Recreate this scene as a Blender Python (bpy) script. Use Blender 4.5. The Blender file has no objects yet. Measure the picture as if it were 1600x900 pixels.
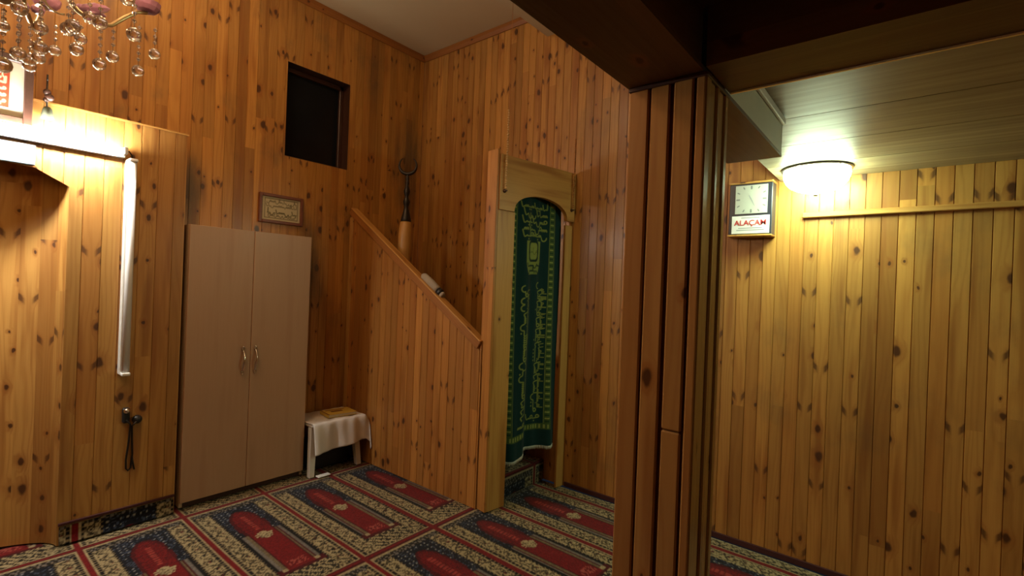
import bpy, bmesh, math, random
import numpy as np
from mathutils import Vector, Matrix

random.seed(7)
rng = np.random.default_rng(11)
SC = bpy.context.scene
COL = SC.collection
PI = math.pi
H = 1.5                                   # eye height above the carpet

# ------------------------------------------------------------------ meshes
class MB:
    def __init__(s):
        s.v = []; s.f = []; s.uv = []; s.mi = []; s.sm = []
    def face(s, pts, uvs=None, mi=0, sm=False, grain='Z', uo=(0, 0)):
        pts = [tuple(p) for p in pts]
        n0 = len(s.v); s.v += pts; s.f.append(list(range(n0, n0 + len(pts))))
        if uvs is None:
            a, b, c = Vector(pts[0]), Vector(pts[1]), Vector(pts[2])
            n = (b - a).cross(c - a)
            n = [abs(t) for t in n]
            k = n.index(max(n)); g = 'XYZ'.index(grain)
            ax = [i for i in range(3) if i != k]
            if g in ax:
                vv = g; uu = [i for i in ax if i != g][0]
            else:
                uu, vv = ax
            uvs = [(p[uu] + uo[0], p[vv] + uo[1]) for p in pts]
        s.uv.append(list(uvs)); s.mi.append(mi); s.sm.append(sm)
    def box(s, lo, hi, mi=0, grain='Z', uo=(0, 0), M=None, bev=0.0):
        x0, y0, z0 = lo; x1, y1, z1 = hi
        if bev > 0:
            b = min(bev, (x1-x0)*.45, (y1-y0)*.45, (z1-z0)*.45)
            X = (x0, x0+b, x1-b, x1); Y = (y0, y0+b, y1-b, y1); Z = (z0, z0+b, z1-b, z1)
            def P(i, j, k): return (X[i], Y[j], Z[k])
            quads = []
            for a, o in ((0, 0), (3, 1)):
                i = a
                q = [P(i,1,1), P(i,1,2), P(i,2,2), P(i,2,1)]
                quads.append(q if o == 0 else q[::-1])
                q = [P(1,i,1), P(2,i,1), P(2,i,2), P(1,i,2)]
                quads.append(q if o == 0 else q[::-1])
                q = [P(1,1,i), P(1,2,i), P(2,2,i), P(2,1,i)]
                quads.append(q if o == 0 else q[::-1])
            e = {0: 1, 3: 2}
            for a in (0, 3):
                for c in (0, 3):
                    qa = [P(a,e[c],1), P(e[a],c,1), P(e[a],c,2), P(a,e[c],2)]
                    qb = [P(a,1,e[c]), P(a,2,e[c]), P(e[a],2,c), P(e[a],1,c)]
                    qc = [P(1,a,e[c]), P(1,e[a],c), P(2,e[a],c), P(2,a,e[c])]
                    sg = (a == 0) ^ (c == 0)
                    quads.append(qa if not sg else qa[::-1])
                    quads.append(qb if not sg else qb[::-1])
                    quads.append(qc if not sg else qc[::-1])
                    for d in (0, 3):
                        t = [P(a,e[c],e[d]), P(e[a],c,e[d]), P(e[a],e[c],d)]
                        quads.append(t if ((a==0)^(c==0)^(d==0)) else t[::-1])
        else:
            quads = [[(x0,y0,z0),(x0,y0,z1),(x0,y1,z1),(x0,y1,z0)], [(x1,y0,z0),(x1,y1,z0),(x1,y1,z1),(x1,y0,z1)],
                     [(x0,y0,z0),(x1,y0,z0),(x1,y0,z1),(x0,y0,z1)], [(x0,y1,z0),(x0,y1,z1),(x1,y1,z1),(x1,y1,z0)],
                     [(x0,y0,z0),(x0,y1,z0),(x1,y1,z0),(x1,y0,z0)], [(x0,y0,z1),(x1,y0,z1),(x1,y1,z1),(x0,y1,z1)]]
        c = Vector(((x0+x1)/2, (y0+y1)/2, (z0+z1)/2))
        for q in quads:
            vs = [Vector(p) for p in q]
            n = (vs[1]-vs[0]).cross(vs[2]-vs[0])
            m = sum(vs, Vector())/len(vs)
            if n.dot(m - c) < 0: q = q[::-1]
            n0 = len(s.f)
            s.face(q, mi=mi, grain=grain, uo=uo)
            if M is not None:
                k = len(s.v) - len(q)
                for i in range(k, len(s.v)): s.v[i] = tuple(M @ Vector(s.v[i]))
    def prism(s, poly, axis, a, b, mi=0, grain='Z', uo=(0, 0)):
        """polygon in the plane across axis, extruded from a to b"""
        def P(p, t):
            if axis == 'X': return (t, p[0], p[1])
            if axis == 'Y': return (p[0], t, p[1])
            return (p[0], p[1], t)
        n = len(poly)
        s.face([P(p, a) for p in poly], mi=mi, grain=grain, uo=uo)
        s.face([P(p, b) for p in poly][::-1], mi=mi, grain=grain, uo=uo)
        for i in range(n):
            p, q = poly[i], poly[(i+1) % n]
            s.face([P(p, a), P(p, b), P(q, b), P(q, a)], mi=mi, grain=grain, uo=uo)
    def tube(s, pts, r, n=10, mi=0, cap=True):
        pts = [Vector(p) for p in pts]
        rr = r if isinstance(r, (list, tuple)) else [r]*len(pts)
        up = Vector((0, 0, 1)); rings = []
        prev = None
        for i, p in enumerate(pts):
            t = (pts[min(i+1, len(pts)-1)] - pts[max(i-1, 0)]).normalized()
            if prev is None:
                a = t.orthogonal().normalized()
            else:
                a = (prev - t*prev.dot(t))
                a = a.normalized() if a.length > 1e-6 else t.orthogonal().normalized()
            prev = a; b = t.cross(a)
            rings.append([p + (a*math.cos(2*PI*k/n) + b*math.sin(2*PI*k/n))*rr[i] for k in range(n)])
        for i in range(len(rings)-1):
            for k in range(n):
                s.face([rings[i][k], rings[i][(k+1)%n], rings[i+1][(k+1)%n], rings[i+1][k]], mi=mi, sm=True)
        if cap:
            s.face(rings[0][::-1], mi=mi); s.face(rings[-1], mi=mi)
    def lathe(s, prof, c, n=20, mi=0, sm=True, M=None):
        """prof: (radius, height) list around the Z axis at c"""
        rings = []
        for r, z in prof:
            rings.append([Vector((c[0]+r*math.cos(2*PI*k/n), c[1]+r*math.sin(2*PI*k/n), c[2]+z)) for k in range(n)])
        if M is not None: rings = [[M @ p for p in R] for R in rings]
        for i in range(len(rings)-1):
            for k in range(n):
                s.face([rings[i][k], rings[i][(k+1)%n], rings[i+1][(k+1)%n], rings[i+1][k]], mi=mi, sm=sm)
        if prof[0][0] > 1e-6: s.face(rings[0][::-1], mi=mi)
        if prof[-1][0] > 1e-6: s.face(rings[-1], mi=mi)
    def ball(s, c, r, n=10, m=7, mi=0, sm=True, sz=1.0):
        prof = [(max(1e-7, r*math.sin(PI*i/m)), -r*sz*math.cos(PI*i/m)) for i in range(m+1)]
        s.lathe(prof, c, n=n, mi=mi, sm=sm)
    def build(s, name, mats, parent=None):
        me = bpy.data.meshes.new(name)
        me.from_pydata([tuple(v) for v in s.v], [], s.f)
        if not isinstance(mats, (list, tuple)): mats = [mats]
        for m in mats: me.materials.append(m)
        uvl = me.uv_layers.new(name='UVMap')
        flat = [c for uv in s.uv for p in uv for c in p]
        uvl.data.foreach_set('uv', flat)
        me.polygons.foreach_set('material_index', s.mi)
        me.polygons.foreach_set('use_smooth', s.sm)
        bm = bmesh.new(); bm.from_mesh(me)
        bmesh.ops.remove_doubles(bm, verts=bm.verts, dist=1e-5)
        bm.to_mesh(me); bm.free()
        me.update()
        o = bpy.data.objects.new(name, me); COL.objects.link(o)
        if parent is not None:
            o.parent = parent
            o.matrix_parent_inverse = parent.matrix_world.inverted() if False else Matrix.Translation(-parent.location) if parent.rotation_euler.z == 0 else Matrix.Identity(4)
        return o

def thing(name, label, cat, loc=(0, 0, 0), group=None):
    o = bpy.data.objects.new(name, None); COL.objects.link(o)
    o.location = loc; o['label'] = label; o['category'] = cat
    o.empty_display_size = .05
    if group: o['group'] = group
    return o
def tag(o, label, cat, group=None):
    o['label'] = label; o['category'] = cat
    if group: o['group'] = group
    return o
def struct(o): o['kind'] = 'structure'; return o

# ------------------------------------------------------------------ materials
class NT:
    def __init__(s, name):
        s.m = bpy.data.materials.new(name); s.m.use_nodes = True
        s.t = s.m.node_tree; s.t.nodes.clear()
        s.out = s.t.nodes.new('ShaderNodeOutputMaterial')
        s.b = s.t.nodes.new('ShaderNodeBsdfPrincipled')
        s.t.links.new(s.b.outputs[0], s.out.inputs[0])
    def n(s, t, **k):
        o = s.t.nodes.new(t)
        for a, b in k.items(): setattr(o, a, b)
        return o
    def L(s, a, b): s.t.links.new(a, b)
    def put(s, sock, v):
        if isinstance(v, (int, float)): sock.default_value = v
        elif isinstance(v, (tuple, list)): sock.default_value = v if len(v) != 3 or sock.type == 'VECTOR' else (*v, 1)
        else: s.L(v, sock)
    def math(s, op, a, b=None, c=None):
        o = s.n('ShaderNodeMath', operation=op)
        s.put(o.inputs[0], a)
        if b is not None: s.put(o.inputs[1], b)
        if c is not None: s.put(o.inputs[2], c)
        return o.outputs[0]
    def comb(s, x, y, z=0.0):
        o = s.n('ShaderNodeCombineXYZ')
        for i, v in enumerate((x, y, z)): s.put(o.inputs[i], v)
        return o.outputs[0]
    def noise(s, vec, scale, detail=2, rough=.5, out='Fac'):
        o = s.n('ShaderNodeTexNoise'); s.L(vec, o.inputs['Vector'])
        o.inputs['Scale'].default_value = scale; o.inputs['Detail'].default_value = detail
        o.inputs['Roughness'].default_value = rough
        return o.outputs[out]
    def mix(s, f, a, b, mode='MIX'):
        o = s.n('ShaderNodeMix', data_type='RGBA', blend_type=mode)
        s.put(o.inputs[0], f); s.put(o.inputs[6], a); s.put(o.inputs[7], b)
        return o.outputs[2]
    def mapr(s, v, a, b, c=0., d=1., smooth=True):
        o = s.n('ShaderNodeMapRange'); o.interpolation_type = 'SMOOTHSTEP' if smooth else 'LINEAR'
        s.put(o.inputs[0], v)
        for i, x in enumerate((a, b, c, d)): s.put(o.inputs[i+1], x)
        return o.outputs[0]
    def bump(s, h, strength=.2, dist=.002):
        o = s.n('ShaderNodeBump'); o.inputs['Strength'].default_value = strength; o.inputs['Distance'].default_value = dist
        s.L(h, o.inputs['Height']); s.L(o.outputs[0], s.b.inputs['Normal'])

def plain(name, col, rough=.5, metal=0., spec=.5, bump=0., nscale=60, var=.12, emit=None, estr=0., **kw):
    t = NT(name)
    tc = t.n('ShaderNodeTexCoord')
    f = t.noise(tc.outputs['Object'], nscale, 3)
    c2 = tuple(max(0, c*(1-var)) for c in col)
    t.put(t.b.inputs['Base Color'], t.mix(f, (*[min(1, c*(1+var)) for c in col], 1), (*c2, 1)))
    t.b.inputs['Roughness'].default_value = rough; t.b.inputs['Metallic'].default_value = metal
    t.b.inputs['Specular IOR Level'].default_value = spec
    if bump: t.bump(f, bump)
    if emit:
        t.b.inputs['Emission Color'].default_value = (*emit, 1); t.b.inputs['Emission Strength'].default_value = estr
    for k, v in kw.items(): t.b.inputs[k].default_value = v
    return t.m

def pine(name, bw=.07, seed=0., light=(.46, .225, .050), dark=(.30, .115, .020), red=(.25, .085, .014), knots=.36,
         rough=.40, varn=.6, streak=1., dirt=0., patches=()):
    t = NT(name)
    uvn = t.n('ShaderNodeUVMap')
    sp = t.n('ShaderNodeSeparateXYZ'); t.L(uvn.outputs[0], sp.inputs[0])
    u, v = sp.outputs[0], sp.outputs[1]
    if bw:
        idx = t.math('FLOOR', t.math('DIVIDE', u, bw))
    else:
        idx = t.math('MULTIPLY', t.math('FLOOR', t.math('DIVIDE', u, 3.0)), 1.0)
    wn = t.n('ShaderNodeTexWhiteNoise', noise_dimensions='1D')
    t.L(t.math('ADD', t.math('MULTIPLY', idx, 1.37), seed), wn.inputs['W'])
    wn2 = t.n('ShaderNodeTexWhiteNoise', noise_dimensions='2D')
    piece = t.math('FLOOR', t.math('ADD', t.math('DIVIDE', v, 2.9), t.math('MULTIPLY', wn.outputs['Value'], 9.)))
    t.L(t.comb(t.math('ADD', t.math('MULTIPLY', idx, 1.37), seed), piece), wn2.inputs['Vector'])
    ws = t.n('ShaderNodeSeparateColor'); t.L((wn2 if bw else wn).outputs['Color'], ws.inputs[0])
    r1, r2, r3 = ws.outputs[0], ws.outputs[1], ws.outputs[2]
    # board length joints: each board changes piece somewhere
    # knots
    kv = t.comb(t.math('ADD', t.math('DIVIDE', u, .125), t.math('MULTIPLY', r2, 9.)),
                t.math('ADD', t.math('DIVIDE', v, .20), t.math('MULTIPLY', r1, 37.)), 0.)
    nd = t.noise(kv, 3.2, 2, out='Color')
    vm = t.n('ShaderNodeVectorMath', operation='MULTIPLY_ADD')
    t.L(nd, vm.inputs[0]); vm.inputs[1].default_value = (.16, .16, 0); t.L(kv, vm.inputs[2])
    vo = t.n('ShaderNodeTexVoronoi', voronoi_dimensions='2D'); t.L(vm.outputs[0], vo.inputs['Vector'])
    vo.inputs['Scale'].default_value = 1.0; vo.inputs['Randomness'].default_value = .9
    vc = t.n('ShaderNodeSeparateColor'); t.L(vo.outputs['Color'], vc.inputs[0])
    keep = t.math('LESS_THAN', vc.outputs[0], knots)
    rad = t.math('ADD', .045, t.math('MULTIPLY', t.math('POWER', vc.outputs[1], 2.), .13))
    d = vo.outputs['Distance']
    knot = t.math('MULTIPLY', t.mapr(d, t.math('MULTIPLY', rad, 1.15), t.math('MULTIPLY', rad, .55)), keep)
    halo = t.math('MULTIPLY', t.mapr(d, t.math('MULTIPLY', rad, 3.0), t.math('MULTIPLY', rad, .9)), keep)
    # spike knots: pairs mirrored about the middle of a board
    if bw:
        fr = t.math('ABSOLUTE', t.math('SUBTRACT', t.math('FRACT', t.math('DIVIDE', u, bw)), .5))
        v2 = t.math('SUBTRACT', v, t.math('MULTIPLY', fr, .085))
        vo2 = t.n('ShaderNodeTexVoronoi', voronoi_dimensions='1D'); vo2.inputs['Scale'].default_value = 1.
        nv = t.noise(t.comb(t.math('MULTIPLY', u, 60.), t.math('MULTIPLY', v, 60.)), 1., 2)
        wv = t.math('ADD', t.math('DIVIDE', v2, .62), t.math('ADD', t.math('MULTIPLY', r3, 53.), t.math('MULTIPLY', nv, .03)))
        t.L(wv, vo2.inputs['W'])
        c2 = t.n('ShaderNodeSeparateColor'); t.L(vo2.outputs['Color'], c2.inputs[0])
        near = t.mapr(vo2.outputs['Distance'], .042, .016)
        side = t.mapr(fr, .10, .36)
        spk = t.math('MULTIPLY', t.math('MULTIPLY', near, side), t.math('LESS_THAN', c2.outputs[0], knots*1.0))
        hal2 = t.math('MULTIPLY', t.math('MULTIPLY', t.mapr(vo2.outputs['Distance'], .10, .02), t.mapr(fr, .0, .40)), t.math('LESS_THAN', c2.outputs[0], knots*1.0))
        knot = t.math('MAXIMUM', knot, t.math('MULTIPLY', spk, .85)); halo = t.math('MAXIMUM', halo, t.math('MULTIPLY', hal2, .6))
    # grain
    gp = t.comb(t.math('ADD', t.math('MULTIPLY', u, 1.), t.math('MULTIPLY', r3, 5.)),
                t.math('ADD', t.math('MULTIPLY', v, .10), t.math('MULTIPLY', r1, 11.)), t.math('MULTIPLY', r2, 7.))
    w1 = t.noise(gp, 9., 2)
    ring = t.math('ADD', t.math('ADD', t.math('MULTIPLY', u, 34.), t.math('MULTIPLY', w1, 7.)), t.math('MULTIPLY', halo, .9))
    rs = t.math('ADD', .5, t.math('MULTIPLY', .5, t.math('SINE', t.math('MULTIPLY', ring, 2*PI))))
    rs = t.math('POWER', rs, 2.2)
    fp = t.comb(t.math('MULTIPLY', u, 260.), t.math('ADD', t.math('MULTIPLY', v, 5.), t.math('MULTIPLY', r1, 90.)), r2)
    fine = t.noise(fp, 1., 2)
    bp = t.comb(t.math('ADD', t.math('MULTIPLY', u, 16.), t.math('MULTIPLY', r2, 40.)), t.math('ADD', t.math('MULTIPLY', v, 1.1), t.math('MULTIPLY', r3, 40.)), 0.)
    band = t.noise(bp, 1., 2)
    g = t.math('ADD', t.math('MULTIPLY', rs, .32*streak), t.math('MULTIPLY', t.math('SUBTRACT', fine, .4), .5))
    c = t.mix(g, (*light, 1), (*dark, 1))
    c = t.mix(t.mapr(band, .48, .72, 0., .75), c, (*red, 1))
    # whole boards differ
    c = t.mix(t.mapr(r1, .55, 1., 0., .5), c, (*red, 1))
    hv = t.n('ShaderNodeHueSaturation'); t.L(c, hv.inputs['Color'])
    t.put(hv.inputs['Value'], t.math('ADD', .82, t.math('MULTIPLY', r3, .40)))
    c = hv.outputs[0]
    c = t.mix(t.math('MULTIPLY', halo, .45), c, (.26, .075, .012, 1))
    c = t.mix(t.math('MULTIPLY', knot, .92), c, (.055, .016, .005, 1))
    if dirt:
        dp = t.comb(t.math('MULTIPLY', u, 1.8), t.math('MULTIPLY', v, 1.1), seed)
        dn = t.noise(dp, 1.6, 5, .65)
        c = t.mix(t.mapr(dn, .52, .74, 0., dirt), c, (.115, .075, .035, 1))
    for (su, sv, ru, rv, k) in patches:      # grey-brown patches with a ragged outline
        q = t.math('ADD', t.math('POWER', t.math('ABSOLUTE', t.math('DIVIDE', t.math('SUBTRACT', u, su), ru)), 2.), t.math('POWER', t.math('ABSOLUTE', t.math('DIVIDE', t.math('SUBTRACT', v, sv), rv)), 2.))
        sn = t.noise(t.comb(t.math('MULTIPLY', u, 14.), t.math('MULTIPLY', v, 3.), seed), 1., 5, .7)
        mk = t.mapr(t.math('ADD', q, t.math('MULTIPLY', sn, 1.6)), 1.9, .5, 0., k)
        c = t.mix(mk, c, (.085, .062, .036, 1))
    t.L(c, t.b.inputs['Base Color'])
    t.put(t.b.inputs['Roughness'], t.math('ADD', rough, t.math('MULTIPLY', fine, .12)))
    t.b.inputs['Coat Weight'].default_value = .25*varn; t.b.inputs['Coat Roughness'].default_value = .22
    t.bump(t.math('SUBTRACT', fine, t.math('MULTIPLY', knot, .8)), .12, .0015)
    return t.m

M = {}
M['pineA'] = pine('pine boards', .07, 3.1, dirt=.5, patches=((3.04, 2.62, .20, .62, .75), (2.06, 1.62, .16, .50, .8), (1.17, 2.10, .14, .26, .8), (2.62, 3.3, .10, .35, .4)))  # sooty patch near the corner, with more dark ragged patches
M['pineB'] = pine('pine boards side', .07, 17.7, dirt=.30)
M['pineC'] = pine('pine boards panel', .085, 41.3, light=(.50, .26, .065))
M['pineM'] = pine('pine boards pulpit', .075, 77.9, light=(.42, .185, .040), knots=.42)
M['pineP'] = pine('pine strips pillar', 0, 5.5, light=(.42, .21, .058), dark=(.30, .13, .033), red=(.26, .10, .024), knots=.22, rough=.18, varn=2.)
M['plank'] = pine('plain pine plank', 0, 9.3, light=(.46, .245, .062), dark=(.34, .15, .03), knots=.22, streak=.6)
M['trim'] = pine('dark pine trim', 0, 12.3, light=(.36, .14, .03), dark=(.24, .08, .016), knots=.1, streak=.6)
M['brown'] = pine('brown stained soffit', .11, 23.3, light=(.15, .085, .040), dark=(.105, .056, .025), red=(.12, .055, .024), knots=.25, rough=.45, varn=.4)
M['gap'] = plain('dark backing wood', (.16, .06, .015), .8)  # dark brown wood: pillar core, floor and gallery slab
def panel_mat():
    t = NT('glossy ceiling lining')
    uvn = t.n('ShaderNodeUVMap'); sp = t.n('ShaderNodeSeparateXYZ'); t.L(uvn.outputs[0], sp.inputs[0])
    p = t.comb(t.math('MULTIPLY', sp.outputs[0], 30.), t.math('MULTIPLY', sp.outputs[1], .8), 0.)
    f = t.noise(p, 1., 4, .6)
    p2 = t.comb(t.math('MULTIPLY', sp.outputs[0], 7.), t.math('MULTIPLY', sp.outputs[1], .3), 3.)
    f2 = t.noise(p2, 1., 2, .5)
    c = t.mix(t.mapr(f, .3, .7), (.40, .33, .20, 1), (.24, .185, .105, 1))
    c = t.mix(t.mapr(f2, .4, .7, 0., .5), c, (.20, .15, .09, 1))
    t.L(c, t.b.inputs['Base Color'])
    t.put(t.b.inputs['Roughness'], t.math('ADD', .40, t.math('MULTIPLY', f, .16)))
    t.b.inputs['Coat Weight'].default_value = .15; t.b.inputs['Coat Roughness'].default_value = .4
    return t.m
M['lining'] = panel_mat()
M['plaster'] = plain('cream plaster', (.54, .42, .24), .85, var=.05, nscale=3)
M['greypaint'] = plain('grey green paint', (.66, .68, .58), .4, var=.10, nscale=9)
M['laminate'] = pine('beige laminate', 0, 61.7, light=(.55, .345, .215), dark=(.49, .295, .175), red=(.50, .295, .18), knots=0., rough=.38, varn=.3, streak=.5)
M['laminate_edge'] = plain('laminate edge', (.55, .40, .25), .5, var=.05)
M['chrome'] = plain('polished metal', (.75, .72, .68), .18, 1., var=.03)
M['darkmetal'] = plain('dark aged metal', (.035, .03, .026), .42, .7, var=.2)
M['blackglass'] = plain('night window glass', (.006, .008, .011), .12, var=.4, nscale=5, spec=.2)
M['darkwood'] = plain('dark stained frame', (.055, .022, .014), .4, var=.25)
M['redwood'] = plain('reddish frame', (.16, .045, .02), .38, var=.2)
M['paper'] = plain('aged paper', (.62, .56, .42), .7, var=.04)
M['white'] = plain('white plastic', (.78, .78, .76), .4, var=.02)
M['whitepaint'] = plain('white enamel', (.74, .73, .68), .35, var=.04)
M['cloth'] = plain('white cloth', (.66, .62, .60), .9, var=.05, nscale=180, bump=.1)
M['dullcloth'] = plain('dull pale cloth', (.34, .29, .22), .9, var=.1, nscale=120)
M['navy'] = plain('dark clock case', (.022, .026, .04), .3, var=.2)
M['dial'] = plain('pale dial', (.55, .56, .54), .35, var=.05)
M['label'] = plain('white label', (.80, .80, .80), .5, var=.02)
M['redink'] = plain('red ink', (.55, .03, .03), .6)
M['greyink'] = plain('grey ink', (.30, .30, .33), .6)
M['plaquegrey'] = plain('pale grey board', (.16, .19, .22), .5, var=.03)
M['black'] = plain('black plastic', (.012, .012, .013), .45)
M['bookyellow'] = plain('yellow cover', (.62, .42, .07), .5, var=.1, nscale=20)
M['bookpages'] = plain('book pages', (.6, .55, .42), .8)
M['maroon'] = plain('maroon edging', (.055, .010, .010), .85)
M['gold'] = plain('pale brass', (.80, .62, .34), .28, .9, var=.05)
M['pinkglass'] = plain('pink glass', (.80, .42, .62), .12, var=.12, nscale=20, **{'Transmission Weight': .45})
M['tubeon'] = plain('lit tube', (.9, .9, .9), .4, emit=(1., .99, .90), estr=330.)
M['tubeoff'] = plain('unlit tube', (.84, .84, .84), .3, var=.02)
M['bulb'] = plain('warm bulb', (.9, .8, .7), .4, emit=(1., .60, .30), estr=140.)
M['bulb_bright'] = plain('bright warm bulb', (.9, .8, .7), .4, emit=(1., .60, .30), estr=230.)
M['dome'] = plain('lit glass bowl', (.9, .9, .9), .4, emit=(.76, 1., .66), estr=52.)
M['dome_warm'] = plain('warm lit glass bowl', (.9, .85, .8), .4, emit=(1., .62, .33), estr=55.)
M['bead'] = plain('bead wood', (.55, .33, .13), .4, var=.15)
M['greenhem'] = plain('pale fringe', (.55, .55, .46), .9)
M['tassel'] = plain('grey green thread', (.10, .11, .07), .8)
M['crystal'] = plain('clear crystal', (.97, .93, .95), .03, var=.01, **{'Transmission Weight': .86, 'IOR': 1.45, 'Coat Weight': .6, 'Coat Roughness': .08})
def attr_mat(name, rough=.95, bump=.0, nscale=300, sheen=0.):
    t = NT(name)
    a = t.n('ShaderNodeVertexColor', layer_name='Col')
    tc = t.n('ShaderNodeTexCoord')
    f = t.noise(tc.outputs['Object'], nscale, 2)
    t.L(t.mix(.35, a.outputs[0], t.mix(f, (.25, .25, .25, 1), (1., 1., 1., 1)), 'MULTIPLY'), t.b.inputs['Base Color'])
    t.b.inputs['Roughness'].default_value = rough; t.b.inputs['Specular IOR Level'].default_value = .15
    if sheen: t.b.inputs['Sheen Weight'].default_value = sheen
    if bump: t.bump(f, bump, .004)
    return t.m
M['carpet'] = attr_mat('woven carpet', .95, .5, 220, .1)
M['curtain'] = attr_mat('printed curtain cloth', .85, .1, 400, .1)
M['print'] = attr_mat('printed sheet', .6, .0, 400)

def grid_mesh(name, P, C, mat, parent=None, smooth=True, thick=0.0, split=None):
    """P: (h, w, 3) points, C: (h, w, 3) linear colours"""
    h, w = P.shape[:2]
    me = bpy.data.meshes.new(name)
    idx = np.arange(h*w).reshape(h, w)
    q = np.stack([idx[:-1, :-1], idx[:-1, 1:], idx[1:, 1:], idx[1:, :-1]], -1).reshape(-1, 4)
    me.vertices.add(h*w); me.vertices.foreach_set('co', P.reshape(-1).astype(np.float32))
    me.loops.add(len(q)*4); me.loops.foreach_set('vertex_index', q.reshape(-1).astype(np.int32))
    me.polygons.add(len(q)); me.polygons.foreach_set('loop_start', np.arange(0, len(q)*4, 4, dtype=np.int32))
    me.polygons.foreach_set('loop_total', np.full(len(q), 4, dtype=np.int32))
    me.polygons.foreach_set('use_smooth', np.full(len(q), smooth, dtype=bool))
    me.update(calc_edges=True); me.validate()
    ca = me.color_attributes.new('Col', 'FLOAT_COLOR', 'POINT')
    cc = np.ones((h*w, 4), np.float32); cc[:, :3] = C.reshape(-1, 3)
    ca.data.foreach_set('color', cc.reshape(-1))
    me.materials.append(mat)
    o = bpy.data.objects.new(name, me); COL.objects.link(o)
    if thick:
        md = o.modifiers.new('thickness', 'SOLIDIFY'); md.thickness = thick; md.offset = -1
    if parent is not None:
        o.parent = parent; o.matrix_parent_inverse = Matrix.Translation(-parent.location)
    return o

# ------------------------------------------------------------------ board cladding
def boards(name, mat, O, du, nrm, u0, u1, zb, zt, bw=.07, depth=.004, ch=.0028, holes=(), breaks=(), parent=None, uo=0., ret=False, mb=None):
    """vertical tongue-and-groove boards on a plane: O + du*u, face towards nrm; zb/zt functions of u"""
    O = Vector(O); du = Vector(du); nrm = Vector(nrm)
    fb = zb if callable(zb) else (lambda u: zb)
    ft = zt if callable(zt) else (lambda u: zt)
    mb = mb or MB()
    flip = du.cross(Vector((0, 0, 1))).dot(nrm) < 0
    k0 = math.floor(u0/bw + 1e-6); k1 = math.ceil(u1/bw - 1e-6)
    cuts = sorted(set([u0, u1] + list(breaks) + [h[0] for h in holes] + [h[1] for h in holes]))
    for k in range(k0, k1):
        a, b = k*bw, (k+1)*bw
        pts = [(a, -depth), (a+ch*.35, -depth), (a+ch, 0.), (b-ch, 0.), (b-ch*.35, -depth), (b, -depth)]
        # clip at cuts
        def off(u):
            for (p, q) in zip(pts[:-1], pts[1:]):
                if p[0] <= u <= q[0]: return p[1] + (q[1]-p[1])*((u-p[0])/max(1e-9, q[0]-p[0]))
            return 0.
        us = sorted(set([p[0] for p in pts] + [c for c in cuts if a < c < b]))
        us = [u for u in us if u0-1e-9 <= u <= u1+1e-9]
        for p, q in zip(us[:-1], us[1:]):
            if q - p < 1e-6: continue
            e = min(1e-5, (q-p)*.1)
            mid = (p+q)/2
            iv = [[(fb(p+e), ft(p+e)), (fb(q-e), ft(q-e))]]
            for h in holes:
                if h[0] <= mid <= h[1]:
                    new = []
                    for (A, B) in iv:
                        new.append([(A[0], h[2]), (B[0], h[2])]); new.append([(A[1]*0+h[3], A[1]), (h[3], B[1])])
                    iv = new
            for (A, B) in iv:
                if A[1]-A[0] < 1e-4 and B[1]-B[0] < 1e-4: continue
                q3 = [O+du*p+nrm*off(p)+Vector((0,0,A[0])), O+du*q+nrm*off(q)+Vector((0,0,B[0])),
                      O+du*q+nrm*off(q)+Vector((0,0,B[1])), O+du*p+nrm*off(p)+Vector((0,0,A[1]))]
                uv = [(p+uo, A[0]), (q+uo, B[0]), (q+uo, B[1]), (p+uo, A[1])]
                if flip: q3 = q3[::-1]; uv = uv[::-1]
                mb.face(q3, uv)
    if ret: return mb
    return mb.build(name, mat, parent)

# ------------------------------------------------------------------ layout
YA, XB, YC = 3.85, 3.20, 3.56          # back wall, right wall, front of the mihrab panelling
ZC, ZD = 3.76, 3.53                    # high ceiling, plaster drop over the gallery
XL, YBK = -3.2, -3.2
ZL = H + .676                          # low ceiling under the gallery
ZS = H + .533                          # beam soffits
PX0, PX1, PY0, PY1 = 1.185, 1.362, .395, .593

# floor and shell
m = MB(); m.box((XL, YBK, -.08), (XB, YA, -.02)); struct(m.build('floor', M['gap']))
WIN = (1.835, 2.385, H+.965, H+1.705)
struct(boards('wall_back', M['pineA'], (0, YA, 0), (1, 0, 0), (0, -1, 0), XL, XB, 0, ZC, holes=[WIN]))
struct(boards('wall_right', M['pineB'], (XB, 0, 0), (0, 1, 0), (-1, 0, 0), YBK, YA, 0, ZC))
struct(boards('wall_left', M['pineB'], (XL, 0, 0), (0, 1, 0), (1, 0, 0), YBK, YA, 0, ZC, uo=20.))
struct(boards('wall_front', M['pineB'], (0, YBK, 0), (1, 0, 0), (0, 1, 0), XL, XB, 0, ZC, uo=40.))
m = MB()
m.face([(XL, 2.346, ZC), (XL, YA, ZC), (XB, YA, ZC), (XB, 2.346, ZC)])
m.face([(XL, YBK, ZD), (XL, 2.346, ZD), (XB, 2.346, ZD), (XB, YBK, ZD)])
m.face([(XL, 2.346, ZD), (XL, 2.346, ZC), (XB, 2.346, ZC), (XB, 2.346, ZD)])
struct(m.build('ceiling', M['plaster']))
m = MB()
m.prism([(YA-.001, ZC-.055), (YA-.001, ZC-.001), (YA-.03, ZC-.001), (YA-.03, ZC-.03), (YA-.012, ZC-.055)], 'X', XL, XB-.001, grain='X')
struct(m.build('trim_1', M['trim']))
m = MB()
m.prism([(XB-.001, ZC-.055), (XB-.001, ZC-.001), (XB-.03, ZC-.001), (XB-.03, ZC-.03), (XB-.012, ZC-.055)], 'Y', 2.35, YA-.031, grain='Y')
struct(m.build('trim_2', M['trim']))

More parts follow.
